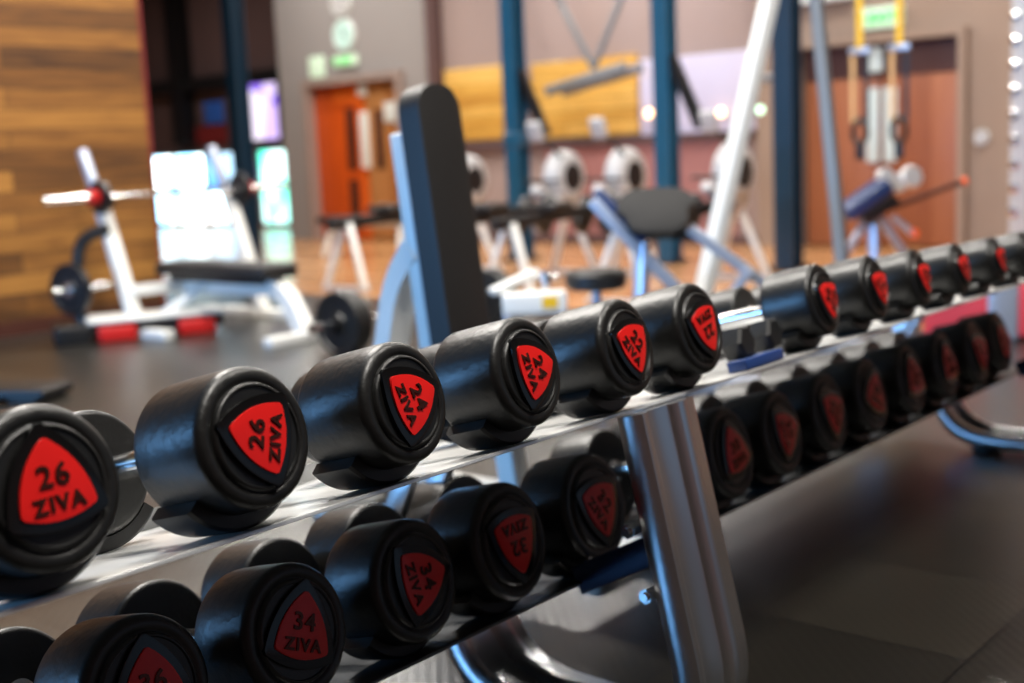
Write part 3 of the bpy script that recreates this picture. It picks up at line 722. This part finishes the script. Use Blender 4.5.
b = MB(); b.tube(fillet([lean0+ln*-.12+ld*.42, Vector((-1.69, 2.14, .70)), Vector((-1.77, 2.14, .40)), Vector((-1.77, 2.14, .05))], .3, 10), 0, prof=[(-.04, -.04), (.04, -.04), (.04, .04), (-.04, .04)]); part(b, 'arched_support', M['white_frame'], t)
b = MB(); b.box((-1.10, 2.14, .45), (.42, .30, .08), bevel=.025); part(b, 'seat', M['leather'], t)
b = MB(); b.bar((-1.85, 2.14, .08), (-.75, 2.14, .08), .07, .07, .008); part(b, 'base_beam', M['white_frame'], t)
b = MB(); b.bar((-1.25, 2.14, .10), (-1.30, 2.14, .42), .07, .07, .008); part(b, 'seat_post', M['white_frame'], t)
for x in (-1.82, -.78):
    b = MB(); b.bar((x, 1.86, .03), (x, 2.42, .03), .07, .06, .008); part(b, 'foot', M['white_frame'], t)

# ------------------------------------------------------------------ rowing machines
t = thing('step_platform', 'low black step lying on the floor at the left edge, behind the first dumbbell', 'step', (-4.95, 2.32, 0), math.radians(27))
b = MB(); b.box((0, 0, .045), (1.0, .26, .05), bevel=.015); b.build('deck', M['saddle'], t)
for x in (-.38, .38):
    b = MB(); b.box((x, 0, .015), (.16, .27, .03), bevel=.008); b.build('foot', M['saddle'], t)
def rower(x, y, label, rz=0.0, s=1.0):
    t = thing('rowing_machine', label, 'rowing machine', (x, y, 0), rz, 'rowing machines along the back wall')
    b = MB(); b.lathe([(-.09, 0.0), (-.09, .15), (-.078, .20), (-.04, .235), (.04, .235), (.085, .20), (.10, .15), (.10, .125)], c=(0, 0, .86), axis=(1, 0, 0), seg=40)
    b.build('flywheel_cage', M['drum'], t)
    b = MB(); b.lathe([(.085, .125), (.103, .12), (.108, .06), (.108, 0)], c=(0, 0, .86), axis=(1, 0, 0), seg=32); b.build('vent_disc', M['black_steel'], t)
    b = MB(); b.bar((0, -.05, .62), (0, -1.75, .56), .07, .09, .01); b.build('rail', M['black_steel'], t)
    b = MB(); b.box((0, -1.05, .66), (.30, .26, .07), bevel=.025); b.build('seat', M['leather'], t)
    b = MB(); b.box((0, -.02, .66), (.14, .34, .16), bevel=.03); b.bar((0, -.1, .60), (0, -.42, .78), .10, .08, .02); b.build('housing', M['drum'], t)
    for sy, yy in ((-1, -1.55), (1, .05)):
        for sx in (-1, 1):
            b = MB(); b.bar((sx*.03, yy, .56), (sx*.24, yy+sy*.06, .02), .055, .045, .006); b.build('leg', M['white_frame'], t)
        b = MB(); b.bar((-.28, yy+sy*.06, .02), (.28, yy+sy*.06, .02), .05, .04, .006); b.build('foot', M['drum'], t)
    for sx in (-1, 1):
        b = MB(); b.box((sx*.13, -.42, .56), (.10, .16, .30), Matrix.Rotation(math.radians(-40), 3, 'X'), .02); b.build('footplate', M['black_steel'], t)
    b = MB(); b.tube(fillet([(0.06, .0, .92), (0.06, -.15, 1.08), (0.06, -.42, 1.22)], .1), .018, 10); b.build('monitor_arm', M['black_steel'], t)
    mo = MB(); mo.box((0.06, -.45, 1.26), (.14, .05, .17), Matrix.Rotation(math.radians(20), 3, 'X'), .015); mo = mo.build('monitor', M['drum'], t)
    b = MB(); b.tube([(-.2, -.30, .84), (.2, -.30, .84)], .014, 10); b.build('handle', M['black_steel'], t)
    return t
rower(-6.80, 8.15, 'rowing machine with pale round flywheel, directly right of the tall bench pad')
rower(-5.66, 8.15, 'rowing machine with pale round flywheel and red glint, right of the first steel column')
rower(-5.04, 8.2, 'rowing machine with pale round flywheel, behind the black incline pad')
rower(-3.97, 8.15, 'rowing machine with pale flywheel, behind the white slanted beam')

# far flat bench
t = thing('flat_bench', 'low flat bench with black top and white legs in front of the orange door', 'bench', (-9.3, 9.2, 0), math.atan2(.31, .73))
b = MB(); b.box((0, 0, .43), (1.15, .28, .08), bevel=.02); b.build('pad', M['leather'], t)
b = MB(); b.bar((-.48, 0, .36), (.48, 0, .36), .06, .05, .005); b.build('beam', M['white_frame'], t)
for x in (-.42, .42):
    for sy in (-1, 1):
        b = MB(); b.bar((x, sy*.05, .36), (x+.04*(1 if x > 0 else -1), sy*.2, .02), .06, .05, .006); b.build('leg', M['white_frame'], t)

# ------------------------------------------------------------------ incline / preacher bench with rounded black pad
t = thing('preacher_bench', 'exercise bench with blue-silver slanted beams and wide rounded black pad', 'bench', (-2.0, 4.0, 0))
b = MB(); b.bar((-2.20, 3.86, .87), (-1.74, 4.15, .26), .045, .055, .008); part(b, 'slanted_beam', M['silver_frame'], t)
b = MB(); b.bar((-1.87, 4.12, .73), (-1.52, 4.35, .40), .045, .05, .008); part(b, 'slanted_beam', M['silver_frame'], t)
b = MB(); b.bar((-2.02, 3.98, .68), (-2.05, 3.95, .02), .055, .055, .006); part(b, 'post', M['silver_frame'], t)
b = MB(); b.bar((-2.25, 3.80, .03), (-1.45, 4.38, .03), .07, .06, .008); part(b, 'base_beam', M['silver_frame'], t)
b = MB(); b.bar((-1.55, 4.10, .03), (-1.35, 4.66, .03), .06, .06, .008); part(b, 'foot', M['silver_frame'], t)
b = MB(); b.bar((-2.12, 3.55, .03), (-2.29, 3.87, .03), .06, .06, .008); part(b, 'foot', M['silver_frame'], t)
b = MB(); b.bar((-1.80, 4.14, .30), (-1.62, 4.22, .54), .04, .04, .005); part(b, 'strut', M['silver_frame'], t)
ax = Vector((.762, .647, 0)); ay = Vector((-.25, .30, .90)).normalized(); az = ax.cross(ay)
pc = Vector((-1.975, 4.02, .80))
ol = [((0.175 if math.sin(a) > 0 else .14)*math.copysign(abs(math.cos(a))**.55, math.cos(a)), .14*math.copysign(abs(math.sin(a))**.8, math.sin(a))) for a in [2*PI*i/32 for i in range(32)]]
b = MB(); b.prism(ol, -.05, .05, lambda u_, v_, w_: pc+ax*u_+ay*v_*.75+az*w_, .02); part(b, 'arm_pad', M['leather'], t)
b = MB(); b.bar((-2.20, 3.89, .91), (-2.02, 4.0, .68), .09, .05, .015); part(b, 'side_cushion', M['blue_leather'], t)
b = MB(); b.bar((-2.04, 4.0, .72), (-1.86, 4.14, .70), .05, .05, .005); part(b, 'pad_bracket', M['black_steel'], t)

# stool with black round seat
t = thing('stool', 'low stool with black seat on a pale blue metal post', 'stool', (-2.34, 4.06, 0))
b = MB(); b.lathe([(-.05, 0), (-.05, .12), (-.035, .14), (.02, .143), (.04, .125), (.045, 0)], c=(0, 0, .50), axis=(0, 0, 1), seg=36); b.build('seat', M['leather'], t)
b = MB(); b.cyl((0, 0, .04), (0, 0, .48), .022, 16); b.build('post', M['silver_frame'], t)
b = MB(); b.lathe([(0, .12), (.015, .12), (.035, .05), (.05, .0)], axis=(0, 0, 1), seg=36); b.build('base', M['silver_frame'], t)
# low machine base with yellow label
t = thing('cable_row_base', 'low white machine base with a yellow label beside the stool', 'exercise machine', (-2.56, 3.87, 0), math.atan2(.647, .762))
b = MB(); b.box((0, 0, .40), (.30, .12, .10), bevel=.012); b.build('crossmember', M['white_frame'], t)
b = MB(); b.box((.07, -.063, .405), (.07, .006, .055)); b.build('warning_label', M['yellow'], t)
for x in (-.13, .13):
    for yy in (-.04, .04):
        b = MB(); b.bar((x, yy, .36), (x*1.1, yy*2, .0), .035, .035, .004); b.build('leg', M['silver_frame'], t)
b = MB(); b.bar((-.20, .05, .45), (.02, .16, .53), .06, .035, .01); b.build('footrest', M['white_frame'], t)
b = MB(); b.cyl((.06, .12, .45), (.06, .12, .53), .025, 16); b.cyl((.0, .12, .50), (.12, .12, .50), .012, 10); b.build('pulley', M['chrome'], t)

# ------------------------------------------------------------------ tall leaning A-frame: white beam and grey beam
t = thing('power_tower', 'tall A-frame with a white slanted beam and a grey slanted beam', 'training frame', (-2.1, 5.3, 0))
b = MB(); b.bar((-2.37, 4.90, .02), (-2.07, 5.60, 2.5), .09, .07, .008); part(b, 'white_beam', M['white_frame'], t)
b = MB(); b.bar((-1.72, 5.42, .02), (-2.07, 5.64, 2.5), .06, .06, .006); part(b, 'grey_beam', M['grey_paint'], t)
b = MB(); b.bar((-2.07, 5.50, 2.48), (-2.05, 6.1, 2.48), .07, .07, .008); part(b, 'top_bar', M['white_frame'], t)
b = MB(); b.bar((-2.50, 4.88, .03), (-1.55, 5.44, .03), .07, .06, .008); part(b, 'base_bar', M['silver_frame'], t)
b = MB(); b.box((-2.16, 5.38, 1.42), (.05, .05, .05), bevel=.01); part(b, 'adjuster', M['drum'], t)

# suspension straps hanging before the exit sign
def trx(x, label, y=8.5):
    t = thing('suspension_trainer', label, 'strap', (x, y, 0), None, 'suspension straps')
    b = MB(); b.box((0, 0, 3.27), (.05, .006, 3.06)); b.build('yellow_strap', M['yellow'], t)
    b = MB(); b.box((0, 0, 1.735), (.17, .03, .05), bevel=.01); b.build('spreader', M['silver_frame'], t)
    for s_ in (-1, 1):
        b = MB(); b.box((s_*.055, 0, 1.46), (.035, .006, .52)); b.build('webbing', M['beige'] if s_ < 0 else M['black_steel'], t)
    b = MB(); b.tube([(.0+.055*math.cos(a), 0, 1.13+.09*math.sin(a)) for a in [2*PI*i/20 for i in range(21)]], .022, 8); b.build('grip_loop', M['black_steel'], t)
    b = MB(); b.box((0, .0, .98), (.07, .03, .12), bevel=.01); b.build('foot_cradle', M['black_steel'], t)
    return t
trx(-3.07, 'yellow and beige suspension strap with black grips hanging left of the pair')
trx(-2.76, 'yellow and black suspension strap with black grips hanging right of the pair')

# exercise machine before the brown doors
t = thing('seated_row_machine', 'machine with navy cushion, chrome weights and a red-tipped bar before the brown door', 'exercise machine', (-2.5, 7.5, 0))
b = MB(); Mx = Matrix((Vector((.62, .55, .55)).normalized(), Vector((-.66, .75, 0)).normalized(), Vector((.62, .55, .55)).normalized().cross(Vector((-.66, .75, 0)).normalized()))).transposed()
b.box((-2.57, 7.47, .67), (.36, .28, .11), Mx, .03); part(b, 'cushion', M['blue_leather'], t)
b = MB(); b.box((-2.49, 7.52, .60), (.26, .16, .07), Mx, .01); part(b, 'bracket', M['black_steel'], t)
b = MB(); b.bar((-2.45, 7.6, .60), (-2.07, 7.92, .76), .035, .035, .005); part(b, 'lever', M['dark_wood'], t)
b = MB(); b.lathe([(-.02, 0), (-.02, .02), (0, .026), (.02, .02), (.02, 0)], c=(-2.06, 7.93, .765), axis=(.7, .6, .3), seg=20); part(b, 'tip', M['orange_cap'], t)
for (x, y, z, rr_) in ((-2.46, 7.56, .82, .06), (-2.40, 7.62, .77, .065), (-2.33, 7.68, .81, .075)):
    b = MB(); b.lathe([(-.03, 0), (-.03, rr_*.9), (-.02, rr_), (.02, rr_), (.03, rr_*.9), (.03, 0)], c=(x, y, z), axis=(.7, -.6, .2), seg=28); part(b, 'chrome_weight', M['brushed'], t)
b = MB(); b.cyl((-2.42, 7.58, .55), (-2.30, 7.66, .42), .022, 14); part(b, 'crank', M['silver_frame'], t)
b = MB(); b.lathe([(-.02, 0), (-.02, .03), (.02, .03), (.02, 0)], c=(-2.30, 7.66, .43), axis=(.5, -.8, 0), seg=24); part(b, 'knob', M['orange_cap'], t)
b = MB(); b.bar((-2.54, 7.48, .56), (-2.80, 7.25, .02), .05, .05, .006); part(b, 'leg', M['silver_frame'], t)
b = MB(); b.bar((-2.52, 7.50, .56), (-2.50, 7.48, .02), .06, .06, .006); part(b, 'leg', M['silver_frame'], t)
b = MB(); b.bar((-2.50, 7.54, .56), (-2.25, 7.80, .02), .05, .05, .006); part(b, 'leg', M['silver_frame'], t)
b = MB(); b.bar((-2.86, 7.22, .025), (-2.20, 7.84, .025), .06, .05, .006); part(b, 'foot', M['silver_frame'], t)

# hanging ladder frame with V rods before the golden mirror panel
t = thing('hanging_ladder', 'grey ladder frame hanging from V-shaped rods before the golden mirror panel', 'hanging frame', (-7.05, 10.5, 1.87))
for dy in (0, .3):
    b = MB(); b.bar((-7.6, 10.4+dy, 1.74), (-6.52, 10.4+dy, 1.93), .07, .11, .02); part(b, 'rail', M['grey_paint'], t)
for i in range(6):
    f_ = i/5; b = MB(); b.cyl((-7.58+1.04*f_, 10.4, 1.745+.18*f_), (-7.58+1.04*f_, 10.7, 1.745+.18*f_), .02, 10); part(b, 'rung', M['silver_frame'], t)
for x in (-7.45, -6.65):
    b = MB(); b.bar((-7.05, 10.55, 1.95), (x, 10.55, 2.66), .06, .05, .006); part(b, 'rod', M['grey_paint'], t)
    b = MB(); b.bar((x, 10.55, 2.66), (x+(x+7.05)*2.6, 10.55, CZ), .07, .05, .006); part(b, 'hanger', M['grey_paint'], t)

# studded grey post at the right edge
t = thing('studded_post', 'grey post with bright round studs at the right edge of the view', 'post', (-1.69, 8.0, 0))
b = MB(); b.box((0, 0, CZ/2), (.14, .14, CZ), bevel=.01); b.build('shaft', M['drum'], t)
for i in range(9):
    b = MB(); z = .55+.16*i; b.lathe([(0, .035), (.01, .033), (.02, .0)], c=(-.04, -.07, z), axis=(0, -1, 0), seg=20); b.build('stud', M['chrome'], t)

M['red_mat'] = mat('red_vinyl', rgb(214, 66, 78), 0.45)
# red crash mat with bands, seen under the far part of the upper shelf
t = thing('crash_mat', 'red crash mat with blue and black bands lying beyond the far end of the rack', 'mat', (-.75, 6.6, 0), math.atan2(.3, .95))
b = MB(); b.box((0, 0, .16), (1.9, .9, .30), bevel=.03); b.build('body', M['red_mat'], t)
for x, m_ in ((-.55, 'silver_frame'), (-.1, 'black_steel'), (.45, 'black_steel')):
    b = MB(); b.box((x, 0, .16), (.16, .92, .32), bevel=.02); b.build('band', M[m_], t)

# ------------------------------------------------------------------ small lamps glinting on the back wall (warm spots)
M['bulb'] = mat('warm_bulb', rgb(255, 210, 160), 0.3, emit=rgb(255, 205, 150), estr=6)
M['bulb_cool'] = mat('cool_bulb', rgb(210, 255, 220), 0.3, emit=rgb(200, 255, 220), estr=3)
for (x, z, m, lab) in ((-6.80, 1.46, 'bulb', 'small warm lamp glowing on the back wall left of the second steel column'), (-5.88, 1.42, 'bulb', 'small warm lamp glowing on the lavender mirror panel'), (-5.40, 1.42, 'bulb_cool', 'small greenish lamp glowing beside the white slanted beam')):
    t = thing('wall_lamp', lab, 'lamp', (x, BY+.07, z))
    b = MB(); b.lathe([(0, .05), (.02, .05), (.03, .03)], axis=(0, -1, 0), seg=20); b.build('base', M['drum'], t)
    b = MB(); b.lathe([(.03, .03), (.05, .045), (.07, .04), (.08, 0)], axis=(0, -1, 0), seg=20); b.build('bulb', M[m], t)

# ------------------------------------------------------------------ light
def area(name, loc_, size, sy, power, col, rot_=(0, 0, 0)):
    l = bpy.data.lights.new(name, 'AREA'); l.shape = 'RECTANGLE'; l.size = size; l.size_y = sy; l.energy = power; l.color = col
    o = bpy.data.objects.new(name, l); C.objects.link(o); o.location = loc_; o.rotation_euler = rot_; return o
WARM = (1.0, 0.95, 0.88)
for i, (x, y, p) in enumerate(((1.1, 0.6, 185), (1.1, 3.4, 150), (-2.2, 2.2, 240), (-4.8, 3.0, 260), (-3.2, 6.6, 150), (-6.6, 6.4, 170), (-2.6, 9.4, 130), (-7.0, 9.8, 150), (-10.5, 8.6, 160), (-11.8, 10.0, 55))):
    area('ceiling_lamp_and_fill', (x, y, CZ-0.06), 1.2, 0.3, p, WARM)
# daylight through the window wall at the near-left end of the room
area('window_daylight_and_fill', (-4.25, -5.35, 1.6), 5.4, 1.9, 760, (0.19, 0.5, 1.0), (math.radians(90), 0, 0))
area('window_daylight_and_fill', (6.35, 7.25, 1.55), 2.2, 7.5, 13, (0.45, 0.68, 1.0), (0, math.radians(90), 0))  # dim blue fill behind the added right-hand window, tints the rack post
area('ceiling_lamp_and_fill', (-16.5, 10.5, CZ-0.06), 1.2, 0.3, 70, WARM)  # added fill lamp, out of view, brightens the dark left recess
w = bpy.data.worlds.new('world'); bpy.context.scene.world = w; w.use_nodes = True
w.node_tree.nodes['Background'].inputs[0].default_value = (0.55, 0.62, 0.75, 1); w.node_tree.nodes['Background'].inputs[1].default_value = 0.05

sc = bpy.context.scene
sc.view_settings.view_transform = 'Standard'; sc.view_settings.look = 'None'; sc.view_settings.gamma = 1; sc.view_settings.use_curve_mapping = False
sc.view_settings.exposure = 0.0
sc.cycles.use_denoising = True
sc.cycles.max_bounces = 6
sc.cycles.sample_clamp_indirect = 6
